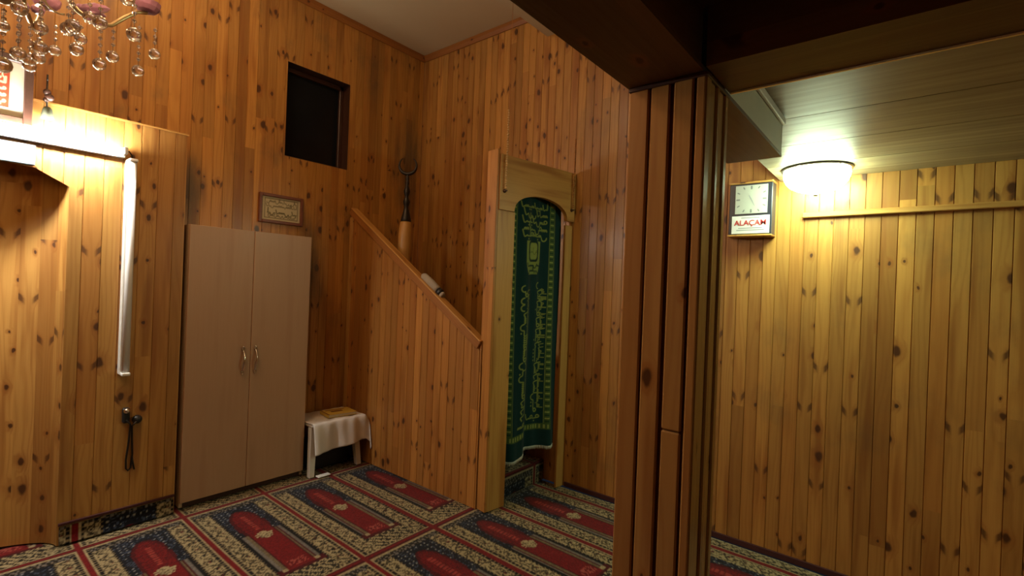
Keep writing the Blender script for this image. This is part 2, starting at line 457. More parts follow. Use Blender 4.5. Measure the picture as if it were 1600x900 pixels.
# window in the back wall (deep reveal, black night glass)
m = MB()
x0, x1, z0, z1 = WIN; yb = YA+.13
m.face([(x1, YA, z0), (x1, YA, z1), (x1, yb, z1), (x1, yb, z0)])
m.face([(x0, YA, z0), (x0, yb, z0), (x0, yb, z1), (x0, YA, z1)])
m.face([(x0, YA, z1), (x0, yb, z1), (x1, yb, z1), (x1, YA, z1)])
m.face([(x0, YA, z0), (x1, YA, z0), (x1, yb, z0), (x0, yb, z0)])
for a, b, c, d in ((x0, x0+.035, z0, z1), (x1-.035, x1, z0, z1), (x0, x1, z1-.035, z1), (x0, x1, z0, z0+.03)):
    m.box((a, yb-.03, c), (b, yb+.01, d), bev=.004)
w = struct(m.build('window_1', M['darkwood']))
m = MB(); m.box((x0, yb-.006, z0), (x1, yb+.002, z1)); m.build('pane', M['blackglass'], w)

# ---- mihrab panelling (proud of the back wall) with its shallow niche
PT = H+.872
def niche_top(u):
    a = abs(u)
    if a > .535: return .0
    if a > .40: return H+.527-(a-.40)*(.075/.135)
    return H+.540-(a/.40)**2*.013
struct(boards('wall_mihrab', M['pineC'], (0, YC, 0), (1, 0, 0), (0, -1, 0), -1.2, 1.078, niche_top, PT, bw=.085, breaks=(-.535, -.40, .40, .535)))
m = MB()
m.box((1.078, YC+.002, 0), (1.084, YA, PT)); m.box((-1.2, YC-.005, PT), (1.090, YA, PT+.010), grain='X')
struct(m.build('trim_3', M['plank']))
m = MB(); NB = 44
arc = [(.535*math.cos(PI*i/NB), YC+.25*math.sin(PI*i/NB)) for i in range(NB+1)]
L = 0
for i in range(NB):
    (xa, ya), (xb, yb2) = arc[i], arc[i+1]; dl = math.hypot(xb-xa, yb2-ya)
    m.face([(xa, ya, 0), (xa, ya, 2.1), (xb, yb2, 2.1), (xb, yb2, 0)], [(L, 0), (L, 2.1), (L+dl, 2.1), (L+dl, 0)]); L += dl
m.face([(p[0], p[1], 2.1) for p in arc])
struct(m.build('wall_niche', M['pineC']))

# ---- low ceiling and gallery
m = MB()
edge = XB; k = 0
while edge > XL+.01:
    a = max(XL, edge-.37333); ys = .615
    TS = (0, .007, .0071, .9929, .993, 1); N = len(TS)-1
    for i in range(N):
        t0, t1 = TS[i], TS[i+1]
        def zz(t): return ZL + (.006 if t < .0071 or t > .9929 else 0)
        xa, xb = a+(edge-a)*t0, a+(edge-a)*t1
        m.face([(xa, YBK, zz(t0)), (xa, ys, zz(t0)), (xb, ys, zz(t1)), (xb, YBK, zz(t1))],
               [(xa+k*.7, YBK), (xa+k*.7, ys), (xb+k*.7, ys), (xb+k*.7, YBK)], mi=0 if a > 1.2 else 1)
    edge = a; k += 1
m.face([(XL, .615, ZL), (XL, .615, ZL+.16), (XB, .615, ZL+.16), (XB, .615, ZL)])
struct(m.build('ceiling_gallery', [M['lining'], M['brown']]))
m = MB(); m.box((XL, YBK, ZL+.015), (XB, .614, ZL+.16)); struct(m.build('floor_gallery', M['gap']))

# beams under the gallery: one across (soffit brown, side painted grey), one running towards the viewer
b1 = struct(MB().build('beam_cross', M['brown']))
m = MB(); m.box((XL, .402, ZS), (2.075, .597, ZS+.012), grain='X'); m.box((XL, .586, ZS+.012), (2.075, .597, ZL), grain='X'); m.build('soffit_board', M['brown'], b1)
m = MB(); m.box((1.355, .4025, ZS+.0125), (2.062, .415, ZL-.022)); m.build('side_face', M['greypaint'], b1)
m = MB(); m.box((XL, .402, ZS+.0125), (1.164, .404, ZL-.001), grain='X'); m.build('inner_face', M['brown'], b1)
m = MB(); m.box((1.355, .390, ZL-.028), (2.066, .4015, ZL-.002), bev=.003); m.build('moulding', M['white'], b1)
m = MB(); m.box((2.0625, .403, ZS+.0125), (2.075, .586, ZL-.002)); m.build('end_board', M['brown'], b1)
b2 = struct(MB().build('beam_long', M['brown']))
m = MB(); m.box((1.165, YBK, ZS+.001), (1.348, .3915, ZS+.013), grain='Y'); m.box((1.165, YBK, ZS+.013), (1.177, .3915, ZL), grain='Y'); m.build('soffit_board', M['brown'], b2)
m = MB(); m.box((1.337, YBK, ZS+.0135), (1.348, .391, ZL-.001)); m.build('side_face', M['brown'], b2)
m = MB(); m.box((1.3482, YBK, ZS-.003), (1.3605, .3910, ZS+.012), bev=.003); m.build('edge_strip', M['chrome'], b2)

# ---- wall B crown strip below the low ceiling
m = MB()
m.box((XB-.026, YBK, H+.455), (XB, .50, H+.485), grain='Y', bev=.004)
struct(m.build('trim_4', M['plank']))
# baseboards
m = MB(); m.box((XB-.012, YBK, 0), (XB-.0005, 2.02, .035), bev=.003); struct(m.build('baseboard_right', M['maroon']))
m = MB(); m.box((.54, YC-.010, .105), (1.082, YC-.0005, .122), bev=.003); m.box((-1.2, YC-.010, .105), (-.54, YC-.0005, .122), bev=.003); struct(m.build('baseboard_mihrab', M['maroon']))

# ------------------------------------------------------------------ prayer carpet
def lin(r, g, b):
    f = lambda c: ((c/255+.055)/1.055)**2.4 if c > 10 else c/255/12.92
    return np.array([f(r), f(g), f(b)])
PITCH, ROW, XR0, YR0 = .492, 1.20, 1.105, 2.255
CW, CH = 62, 150
cell = np.zeros((CH, CW, 3))
CR, CR2, RED, DRED, NAVY, OLIVE, GREY = lin(200,180,135), lin(150,130,95), lin(140,20,24), lin(95,14,20), lin(24,26,38), lin(74,64,42), lin(140,130,120)
BLK = lin(22, 18, 18)
pat = rng.random((CH, CW))
for j in range(CH):
    for i in range(CW):
        u = (i+.5)/CW; v = (j+.5)/CH; a = abs(u-.5)
        c = CR
        if a > .462 or v < .022 or v > .985: c = RED if a > .475 or v < .015 else DRED
        elif a > .445 or v < .03 or v > .975: c = CR
        elif a > .255 or v < .145 or v > .93:      # border of cream ground and dark scrolls
            if a > .425 or (.255 < a < .278 and .12 < v < .95): c = BLK if (j % 3) else CR2
            else:
                ph = (j % 11); q = (a-.28)/.145 if a > .28 else (i % 9)/9.
                s = math.sin(j*2*PI/11 + (u > .5)*PI)
                dd = abs(q-.5 - .28*s)
                c = OLIVE if dd < .09 and pat[j, i] > .35 else (CR if pat[j, i] > .35 else (CR2 if pat[j, i] > .12 else OLIVE))
                if ph in (4, 5) and abs(q-.5+.25*s) < .14: c = BLK if pat[j, i] > .55 else (RED*.7 if pat[j, i] > .35 else CR2)
                if a <= .255 and v < .145: c = (BLK if ((i+j) % 6 < 2) else (CR if pat[j, i] > .35 else OLIVE))
                if v > .93: c = (BLK if ((i*2+j) % 7 < 3) else (GREY if pat[j, i] > .4 else OLIVE))
        else:
            hw = .235
            if v > .58:
                # navy spandrel field with white dots, red pointed head
                t = (v-.58)/.33
                w = .155*math.sqrt(max(0, 1-((t-.28)/.62)**2)) if t < .9 else 0
                c = NAVY
                if (i % 4 == 1) and (j % 4 == 1): c = lin(175,175,170) if pat[j, i] > .25 else NAVY
                elif pat[j, i] > .86: c = lin(70,80,100)
                if a < w: c = RED if pat[j, i] < .72 else DRED
                if abs(a-w) < .018 and w > 0: c = DRED
                if a < .03 and .60 < v < .80 and (j % 3): c = lin(185,70,60)
            else:
                c = RED
                if a > .225: c = BLK
                elif a > .195: c = GREY
                elif a > .17: c = DRED
                elif a > .15: c = CR2*.8
                elif a > .135: c = DRED
                if v < .19: c = DRED if v < .165 else (RED if a < .15 else (CR if a < .21 else DRED))
                if .19 <= v < .24 and a < .10 and pat[j, i] > .55: c = lin(190,90,80)
                if a < .085*(1-((v-.54)/.04)**2)**.5*(.7+.5*pat[j, i]) if abs(v-.54) < .04 else False: c = CR if pat[j, i] > .35 else CR2
        cell[j, i] = c*(.42+.30*pat[j, i])
def carpet_col(X, Y, dark=1.):
    fu = ((X-XR0)/PITCH) % 1.0; fv = ((Y-YR0)/ROW) % 1.0
    return cell[(fv*CH).astype(int) % CH, (fu*CW).astype(int) % CW]*dark
xs = np.arange(-1.2, XB-.013, .0088); ys = np.arange(-.1, 3.75, .0088)
X, Y = np.meshgrid(xs, ys)
Z = .004*np.sin(X*2.1+Y*1.3)+ .002*np.sin(X*9+2)*np.sin(Y*7)
Z = np.minimum(Z, .004) - .006
CC = carpet_col(X, Y)
o = grid_mesh('prayer_carpet', np.stack([X, Y, Z], -1), CC, M['carpet'], thick=.008)
tag(o, 'patterned red, navy and cream prayer carpet covering the whole floor', 'carpet')
# strip of the same carpet turned up against the panelling
for nm, xa, xb in (('carpet_skirting', .545, 1.08), ):
    X, Zz = np.meshgrid(np.arange(xa, xb, .006), np.arange(.003, .105, .006))
    P = np.stack([X, np.full_like(X, YC-.006)-.012*np.exp(-Zz*40), Zz], -1)
    o = grid_mesh(nm, P, carpet_col(X, 3.30+Zz*.9)*.9, M['carpet'], thick=.005)
    tag(o, 'dark strip of carpet turned up along foot of the panelling beside the wardrobe', 'carpet')

# ------------------------------------------------------------------ wardrobe
wx0, wx1, wy0, wy1, wz1 = 1.116, 1.928, 3.56, 3.846, H+.322
W = thing('wardrobe', 'tall beige laminate two-door wardrobe against the pine wall', 'wardrobe', (1.52, 3.7, 0))
m = MB()
m.box((wx0, wy0+.02, .012), (wx0+.018, wy1, wz1), mi=0); m.box((wx1-.018, wy0+.02, .012), (wx1, wy1, wz1), mi=0)
m.box((wx0+.018, wy0+.02, wz1-.018), (wx1-.018, wy1, wz1)); m.box((wx0+.018, wy0+.025, .06), (wx1-.018, wy1, .078))
m.box((wx0+.018, wy1-.006, .078), (wx1-.018, wy1, wz1-.018))
m.build('body', M['laminate_edge'], W)
m = MB(); m.box((wx0+.001, wy0+.03, .004), (wx1-.001, wy0+.045, .06)); m.build('plinth', M['darkwood'], W)
mid = 1.512
for nm, a, b, hx, s in (('L', wx0, mid-.0022, mid-.052, 1), ('R', mid+.0022, wx1, mid+.03, -1)):
    m = MB(); m.box((a, wy0, .045), (b, wy0+.018, wz1), bev=.002)
    d = m.build('door', M['laminate'], W)
    m = MB(); zc = H-.575
    pts = []
    for i in range(13):
        t = i/12; pts.append((hx+.004*math.sin(t*2*PI), wy0-.006-.026*math.sin(PI*t), zc+.075-.15*t))
    m.tube(pts, [.005+.003*math.sin(PI*i/12) for i in range(13)], 8)
    for zz in (zc+.078, zc-.078):
        m.lathe([(.001, 0), (.010, .001), (.012, .005), (.007, .010), (.006, .014)], (0, 0, 0), 12, M=Matrix.Translation((hx, wy0-.0005, zz)) @ Matrix.Rotation(PI/2, 4, 'X'))
    m.ball((hx, wy0-.012, zc+.092), .009, 10, 6); m.ball((hx, wy0-.010, zc-.092), .006, 10, 6)
    m.build('handle', M['chrome'], d)

# ------------------------------------------------------------------ scribble raster for calligraphy and prints
def raster(h, w, base):
    A = np.zeros((h, w, 3)); A[:] = base; return A
def stroke(A, pts, r, col, soft=.8):
    h, w = A.shape[:2]
    jj, ii = np.mgrid[0:h, 0:w]
    D = np.full((h, w), 1e9)
    for (x0, y0), (x1, y1) in zip(pts[:-1], pts[1:]):
        xa, xb = sorted((x0, x1)); ya, yb = sorted((y0, y1)); pad = r+2
        i0, i1 = max(0, int(xa-pad)), min(w, int(xb+pad)+1); j0, j1 = max(0, int(ya-pad)), min(h, int(yb+pad)+1)
        if i0 >= i1 or j0 >= j1: continue
        px, py = ii[j0:j1, i0:i1], jj[j0:j1, i0:i1]
        dx, dy = x1-x0, y1-y0; L2 = dx*dx+dy*dy+1e-9
        t = np.clip(((px-x0)*dx+(py-y0)*dy)/L2, 0, 1)
        D[j0:j1, i0:i1] = np.minimum(D[j0:j1, i0:i1], np.hypot(px-x0-t*dx, py-y0-t*dy))
    k = np.clip((r+soft-D)/soft, 0, 1)[..., None]
    A[:] = A*(1-k)+np.array(col)*k
def script(A, x0, x1, yb, size, col, r, rnd, up=1):
    """a run of flowing right-to-left pen strokes: stems, bowls, loops and dots"""
    x = x1
    while x > x0+size*.4:
        k = rnd.integers(0, 6)
        if k == 0:
            stroke(A, [(x, yb+up*size*1.5), (x-size*.05, yb+up*size*.1), (x-size*.2, yb)], r, col); x -= size*.35
        elif k == 1:
            p = [(x-size*.5+size*.5*math.cos(t), yb-up*size*.1-up*size*.55*math.sin(t)) for t in np.linspace(0, PI, 9)]
            stroke(A, p, r, col); x -= size*1.1
        elif k == 2:
            p = [(x-size*.3+size*.28*math.cos(t), yb+up*size*.35+up*size*.28*math.sin(t)) for t in np.linspace(0, 2*PI, 10)]
            stroke(A, p, r, col); stroke(A, [(x-size*.3, yb+up*size*.07), (x-size*.9, yb)], r, col); x -= size*.85
        elif k == 3:
            p = [(x-size*.9*t, yb+up*size*.28*abs(math.sin(t*9.4))) for t in np.linspace(0, 1, 16)]; stroke(A, p, r, col); x -= size*.95
        elif k == 4:
            p = [(x-size*.9*t, yb+up*size*(.12*math.cos(t*6)+1.2*max(0, t-.6)**1.5*3)) for t in np.linspace(0, 1, 12)]; stroke(A, p, r, col); x -= size*1.05
        else:
            stroke(A, [(x, yb), (x-size*.5, yb), ], r, col); stroke(A, [(x-size*.2, yb-up*size*.5), (x-size*.22, yb-up*size*.5)], r*1.3, col); x -= size*.6
def flat_print(name, A, O, du, dv, mat, parent, off):
    h, w = A.shape[:2]
    uu, vv = np.meshgrid(np.linspace(0, 1, w), np.linspace(0, 1, h))
    O, du, dv, off = [np.array(t, float) for t in (O, du, dv, off)]
    P = O+uu[..., None]*du+vv[..., None]*dv+off
    return grid_mesh(name, P, A, mat, parent)

def frame_mesh(x0, x1, z0, z1, y, fw, d, bev=.004):
    m = MB()
    for a, b, c, e in ((x0, x0+fw, z0, z1), (x1-fw, x1, z0, z1), (x0+fw, x1-fw, z1-fw, z1), (x0+fw, x1-fw, z0, z0+fw)):
        m.box((a, y-d, c), (b, y, e), bev=bev)
    return m
# small framed script above the wardrobe
fx0, fx1, fz0, fz1 = 1.648, 1.994, H+.423, H+.648
F = thing('framed_calligraphy', 'small red-framed sheet of script hanging above the wardrobe', 'picture', (1.82, YA, fz0))
frame_mesh(fx0, fx1, fz0, fz1, YA-.001, .024, .022).build('frame', M['redwood'], F)
rn = np.random.default_rng(3)
A = raster(60, 100, lin(200, 190, 160)); inkc = lin(130, 122, 98)
for a, b in (((8, 6), (92, 6)), ((92, 6), (92, 54)), ((92, 54), (8, 54)), ((8, 54), (8, 6))): stroke(A, [a, b], .6, lin(120, 110, 85))
for yb in (46, 35): script(A, 12, 89, yb, 6, inkc, .55, rn)
script(A, 12, 89, 19, 8, lin(112, 106, 80), .9, rn); script(A, 14, 86, 11, 4, inkc, .5, rn)
flat_print('sheet', A, (fx0+.022, YA-.010, fz0+.022), (fx1-fx0-.044, 0, 0), (0, 0, fz1-fz0-.044), M['print'], F, (0, 0, 0))
m = MB(); m.box((fx0+.02, YA-.008, fz0+.02), (fx1-.02, YA-.002, fz1-.02)); m.build('backing', M['darkwood'], F)

# large framed red calligraphy above the lamp
gx0, gx1, gz0, gz1, gy = -.06, .377, H+.725, H+1.065, 3.535
F = thing('framed_calligraphy', 'dark-framed red calligraphy on cream board above the lit tube', 'picture', (.16, gy, gz0))
frame_mesh(gx0, gx1, gz0, gz1, gy, .034, .028).build('frame', M['darkwood'], F)
m = MB(); m.box((gx0+.03, gy-.008, gz0+.03), (gx1-.03, gy+.012, gz1-.03)); m.build('mount', M['paper'], F)
A = raster(70, 110, lin(165, 70, 45)); rn = np.random.default_rng(8); pale = lin(225, 195, 160)
for yb in (54, 43, 31, 19, 8): script(A, 6, 104, yb, 7, pale, .7, rn)
flat_print('calligraphy', A, (gx0+.085, gy-.0095, gz0+.075), (gx1-gx0-.17, 0, 0), (0, 0, gz1-gz0-.15), M['print'], F, (0, 0, 0))
m = MB(); m.box((gx0+.05, gy+.013, gz1-.06), (gx1-.05, gy+.025, gz1-.04)); m.build('hanging_batten', M['plank'], F)

# white plaque under the tube
px0, px1, pz0, pz1 = -.05, .397, H+.536, H+.640
A = raster(24, 100, lin(112, 122, 132)); rn = np.random.default_rng(5)
script(A, 8, 92, 9, 6, lin(70, 80, 96), .8, rn)
P = thing('plaque', 'white plaque with pale script under the lit tube', 'plaque', (.17, YC, pz0))
m = MB(); m.box((px0, YC-.016, pz0), (px1, YC-.001, pz1), bev=.002); m.build('board', M['plaquegrey'], P)
flat_print('lettering', A, (px0+.004, YC-.0166, pz0+.004), (px1-px0-.008, 0, 0), (0, 0, pz1-pz0-.008), M['print'], P, (0, 0, 0))

# ------------------------------------------------------------------ fluorescent battens
T = thing('fluorescent_lamp', 'lit white fluorescent tube lying level across the mihrab panelling', 'lamp', (.2, YC, H+.685))
m = MB(); m.box((-.46, YC-.045, H+.655), (.765, YC-.001, H+.700), bev=.004); m.build('batten', M['whitepaint'], T)
m = MB(); m.tube([(-.44, YC-.080, H+.688), (.745, YC-.080, H+.688)], .0125, 16); m.build('tube', M['tubeon'], T)
for x in (-.45, .755):
    m = MB(); m.box((x-.010, YC-.098, H+.666), (x+.010, YC-.044, H+.708), bev=.004); m.build('lamp_holder', M['white'], T)
T = thing('fluorescent_lamp', 'unlit white fluorescent tube fixed upright on the mihrab panelling', 'lamp', (.795, YC, H-.6))
m = MB(); m.box((.772, YC-.040, H-.590), (.822, YC-.001, H+.650), bev=.004); m.build('batten', M['whitepaint'], T)
m = MB(); m.tube([(.797, YC-.058, H-.575), (.797, YC-.058, H+.635)], .0185, 16); m.build('tube', M['tubeoff'], T)
for z in (H-.585, H+.645):
    m = MB(); m.box((.776, YC-.082, z-.009), (.818, YC-.039, z+.009), bev=.004); m.build('lamp_holder', M['white'], T)
m = MB(); m.tube([(.766, YC-.02, H+.69), (.785, YC-.024, H+.70), (.80, YC-.02, H+.68), (.80, YC-.02, H+.651)], .004, 8)
m.build('lead', M['darkmetal'], T)

# hanging tassel by the panelling's top edge
T = thing('tassel', 'small dark tassel hanging at the top edge of the panelling beside red calligraphy', 'ornament', (.432, YC, H+.78))
m = MB(); m.tube([(.432, YC-.012, H+.99), (.430, YC-.022, H+.93), (.432, YC-.024, H+.84)], .004, 8); m.tube([(.432, YC-.012, H+.99), (.432, YC-.013, H+1.02)], .004, 8)
m.build('cord', M['darkmetal'], T)
m = MB(); m.ball((.431, YC-.024, H+.925), .017, 12, 8); m.ball((.440, YC-.024, H+.90), .020, 12, 8); m.ball((.428, YC-.024, H+.885), .013, 12, 8); m.build('knot', M['darkwood'], T)
m = MB(); m.lathe([(.010, .062), (.019, .052), (.023, .03), (.028, .004), (.026, 0)][::-1], (.434, YC-.031, H+.785), 14); m.build('skirt', M['tassel'], T)

# socket with plugged cord
S = thing('cord', 'dark electric cord looped from two plugs low on the panelling', 'cord', (.835, YC, H-1.16))
m = MB(); m.box((.800, YC-.030, H-.880), (.836, YC-.001, H-.790), bev=.008); m.build('socket', M['black'], S)
m = MB(); m.ball((.816, YC-.040, H-.805), .016, 12, 8); m.build('plug', M['chrome'], S)
m = MB(); m.lathe([(.012, 0), (.024, .006), (.026, .02), (.018, .034), (.006, .04)], (0, 0, 0), 14, M=Matrix.Translation((.872, YC-.001, H-.868)) @ Matrix.Rotation(PI/2, 4, 'X')); m.build('plug', M['black'], S)
m = MB()
m.tube([(.818, YC-.034, H-.86), (.838, YC-.030, H-.89), (.836, YC-.02, H-.98), (.826, YC-.014, H-1.10), (.828, YC-.013, H-1.15), (.838, YC-.013, H-1.165),
        (.850, YC-.013, H-1.15), (.856, YC-.014, H-1.07), (.850, YC-.018, H-.96), (.846, YC-.03, H-.90), (.866, YC-.036, H-.875)], .0052, 8)
m.tube([(.854, YC-.014, H-1.08), (.862, YC-.012, H-1.13), (.868, YC-.012, H-1.165)], .0045, 8)
m.build('cable', M['darkmetal'], S)

# ------------------------------------------------------------------ low table with cloth
TX0, TX1, TY0, TY1, TZ = 1.945, 2.385, 3.475, 3.815, .405
T = thing('side_table', 'low white table with splayed legs between wardrobe and pulpit', 'table', (2.17, 3.65, 0))
m = MB(); m.box((TX0, TY0, TZ-.03), (TX1, TY1, TZ), bev=.01); m.build('tabletop', M['whitepaint'], T)
for sx, sy in ((0, 0), (1, 0), (0, 1), (1, 1)):
    m = MB()
    xt = TX0+.026 if sx == 0 else TX1-.06; xb2 = TX0+.010 if sx == 0 else TX1-.022
    yt = TY0+.04 if sy == 0 else TY1-.04; yb2 = TY0+.02 if sy == 0 else TY1-.02
    m.face; lo = []
    for (cx, cy, cz, hh) in ((xb2, yb2, 0.004, .019), (xt, yt, TZ-.03, .024)):
        lo.append([(cx-hh, cy-hh, cz), (cx+hh, cy-hh, cz), (cx+hh, cy+hh, cz), (cx-hh, cy+hh, cz)])
    m.face(lo[0][::-1]); m.face(lo[1])
    for i in range(4): m.face([lo[0][i], lo[0][(i+1)%4], lo[1][(i+1)%4], lo[1][i]])
    m.build('leg', M['whitepaint'], T)
# cloth draped over it
def cloth():
    nx, ny = 70, 56
    ex, ey = .055, .232                  # overhang (arc length) right side and front
    X0 = TX0-.004; P = np.zeros((ny, nx, 3))
    for j in range(ny):
        for i in range(nx):
            s = (TX1-X0+ex+.10)*i/(nx-1); t = (TY1-TY0+ey)*(1-j/(ny-1))   # s along x, t from the back to the front
            x = X0+s; z = TZ+.004; y = TY1-.005-t
            over = max(0., TY0-.006-y)
            oz = 0
            if over > 0:
                rr = .018
                y2 = TY0-.006-rr*(1-math.exp(-over/rr)); z -= max(0, over-rr*.4)
                y = y2-.020*over/.2*(1+.7*math.sin(s*23+1))-.004*math.sin(s*60)
            ox = max(0., x-(TX1+.004))
            if ox > 0:
                x = TX1+.004+.36*ox+.02*(1-math.exp(-ox/.02)); z -= max(0, ox*.86-.006)
            z += .0025*math.sin(s*31)*math.sin(t*27)+.0015*math.sin(s*70+t*40)
            x = min(x, 2.431)
            P[j, i] = (x, y, max(z, .03) if over == 0 and ox == 0 else z)
    # hem rises towards the right end of the front fall
    for i in range(nx):
        k = i/(nx-1)
        for j in range(ny):
            if P[j, i, 2] < TZ-.01 and P[j, i, 1] < TY0:
                P[j, i, 2] = TZ-(TZ-P[j, i, 2])*(1.0-.18*k)
    return P
P = cloth()
o = grid_mesh('tablecloth', P, np.tile(np.array([.66, .62, .60]), (*P.shape[:2], 1)), M['cloth'], thick=.0025)
tag(o, 'rumpled white cloth draped over the low table', 'tablecloth')
B = thing('book', 'yellow-covered book lying on the white tablecloth', 'book', (2.22, 3.62, TZ+.008))
bz = TZ+.010
R = Matrix.Translation((2.235, 3.60, bz)) @ Matrix.Rotation(math.radians(-7), 4, 'Z')
m = MB(); m.box((-.115, -.085, 0), (.115, .085, .003), M=R); m.box((-.115, -.085, .021), (.115, .085, .024), M=R); m.box((-.118, -.085, 0), (-.114, .085, .024), M=R); m.build('cover', M['bookyellow'], B)
m = MB(); m.box((-.113, -.081, .003), (.111, .081, .021), M=R); m.build('pages', M['bookpages'], B)
m = MB(); m.box((-.060, -.012, .0242), (.035, .024, .0246), M=R); m.box((-.09, .045, .0242), (.07, .062, .0246), M=R); m.box((-.116, -.084, .0242), (-.106, .084, .0247), M=R); m.build('cover_print', M['redwood'], B)
m = MB(); m.box((2.02, 3.60, .004), (2.34, 3.80, .22), bev=.012); m.box((2.03, 3.592, .15), (2.33, 3.60, .20), bev=.003)
tag(m.build('storage_box', M['black']), 'black box pushed underneath the low white table', 'box')
m = MB(); m.box((1.985, 3.43, .003), (2.085, 3.475, .012), bev=.002)
tag(m.build('folded_paper', M['label']), 'small white folded paper on the carpet under the table', 'paper')

# ------------------------------------------------------------------ minbar (pulpit stair)
XM, XI = 2.44, 2.475
PT0, PT1 = 2.15, 2.03                   # portal front: y at its left and right ends
MBR = thing('pulpit', 'pine-clad pulpit stair with sloping side and arched doorway in the corner', 'pulpit', (2.8, 3.0, 0))
def rail_z(y): return H-.385 + (y-2.225)*(1.035/1.625)
m = boards('x', None, (XM, 0, 0), (0, 1, 0), (-1, 0, 0), 2.235, 3.845, 0, rail_z, bw=.075, ret=True)
m.prism([(2.235, 0), (3.845, 0), (3.845, rail_z(3.845)), (2.235, rail_z(2.235))], 'X', XM+.0065, XI, uo=(40, 0))
m.build('side_panel', M['pineM'], MBR)
sl = math.atan(1.035/1.625)
m = MB()
def railbox(lo, hi, mi):
    R = Matrix.Translation((0, 2.235, rail_z(2.235))) @ Matrix.Rotation(sl, 4, 'X')
    m.box(lo, hi, mi=mi, grain='Y', M=R, bev=.004)
Lr = 1.61/math.cos(sl)
railbox((XM-.016, 0.0, -.055), (XM-.001, Lr-.02, -.001), 0)
m.build('rail_fascia', M['trim'], MBR)
m = MB(); railbox((XM-.019, 0.004, 0.0), (XI+.012, Lr-.02, .010), 0); m.build('handrail', M['plank'], MBR)
m = MB(); m.box((XM-.012, 3.80, 0), (XM-.0005, 3.846, rail_z(3.80)-.06), bev=.003); m.build('corner_batten', M['plank'], MBR)
# steps with carpet
NS = 8; SY0, SD, SR = 2.215, .185, .155
for i in range(NS):
    y0 = SY0+i*SD; z1 = SR*(i+1)
    ye = YA-.006 if i == NS-1 else y0+SD+.02
    a = np.arange(0, SR-.004, .007)
    b = np.arange(0, ye-y0, .009)
    prof = [(y0+.0, z1-SR+t) for t in a]+[(y0+t, z1) for t in b]
    prof = np.array(prof); sarc = np.arange(len(prof))*.008
    xs2 = np.arange(XI+.002, XB-.010, .009)
    XX, SS = np.meshgrid(xs2, sarc)
    P = np.zeros((len(prof), len(xs2), 3)); P[..., 0] = XX; P[..., 1] = prof[:, 0][:, None]; P[..., 2] = prof[:, 1][:, None]
    grid_mesh('step', P, carpet_col(XX*1.0, 3.30+SS*.9)*.8, M['carpet'], MBR, smooth=False, thick=.006)
# portal: jambs, arched head
def py(x): return PT0+(x-XM)*(PT1-PT0)/(XB-XM)
pang = math.atan2(PT1-PT0, XB-XM); pl = math.hypot(XB-XM, PT1-PT0)
RP = Matrix.Translation((XM, PT0, 0)) @ Matrix.Rotation(pang, 4, 'Z')
ptop = H+.895; zs = H+.515
def pbuild(m, name, mat):
    m.v = [tuple(RP @ Vector(p)) for p in m.v]
    return m.build(name, mat, MBR)
m = MB(); m.box((-.006, -.002, 0.002), (.014, .105, ptop+.02), bev=.003); pbuild(m, 'post', M['pineM'])      # outer cheek, orange edge board
m = MB(); m.box((.0145, 0, .002), (.168, .022, zs-.002), bev=.002, uo=(1, 0)); pbuild(m, 'jamb', M['plank'])
m = MB(); m.box((pl-.085, 0, .002), (pl-.010, .022, zs-.030), bev=.002, uo=(4, 2)); pbuild(m, 'jamb', M['plank'])
ax0, ax1 = .150, pl-.085; acx = (ax0+ax1)/2; aw = (ax1-ax0)/2; ah = .135
m = MB(); pts = []
NA = 28
top = [(acx-aw*math.cos(PI*i/NA), zs+ah*math.sin(PI*i/NA)**.85) for i in range(NA+1)]
xl, xr = .0145, pl-.006
seq = [(xl, zs)] + top + [(xr, zs)]
for (p, q) in zip(seq[:-1], seq[1:]):
    if q[0]-p[0] < 1e-6: continue
    for yy, fl in ((-.012, 0), (.022, 1)):
        f = [(p[0], yy, p[1]), (q[0], yy, q[1]), (q[0], yy, ptop-.012), (p[0], yy, ptop-.012)]
        uv = [(v[2], v[0]) for v in f]
        m.face(f if not fl else f[::-1], uv if not fl else uv[::-1])
    m.face([(p[0], -.012, p[1]), (p[0], .022, p[1]), (q[0], .022, q[1]), (q[0], -.012, q[1])])
m.face([(xl, -.012, ptop-.012), (xr, -.012, ptop-.012), (xr, .022, ptop-.012), (xl, .022, ptop-.012)])
m.face([(xl, -.012, zs), (xl, -.012, ptop-.012), (xl, .022, ptop-.012), (xl, .022, zs)])
pbuild(m, 'lintel', M['plank'])

# curtain in the doorway
KS = 1.75
cw, chh = int(116*KS), int(400*KS)
def k_(v): return int(round(v*KS))
A = raster(chh, cw, lin(15, 50, 50)); rn = np.random.default_rng(21)
A *= (1+.2*(rn.random((chh, cw, 1))-.5))
YG, YG2, DG = lin(140, 150, 78), lin(128, 140, 70), lin(18, 46, 42)
for xa in (12, 94):
    A[k_(26):, k_(xa):k_(xa+9)] = lin(70, 92, 48)
    for j in range(28, 400, 5): A[k_(j):k_(j+2.4), k_(xa+1):k_(xa+8)] = YG if j % 10 < 5 else lin(38, 66, 45)
    A[k_(26):, k_(xa-1)] = YG2; A[k_(26):, k_(xa+9.6)] = YG2
A[k_(26):k_(36), k_(12):k_(103)] = lin(70, 92, 48)
for i in range(13, 102, 5): A[k_(28):k_(34), k_(i):k_(i+2.4)] = YG
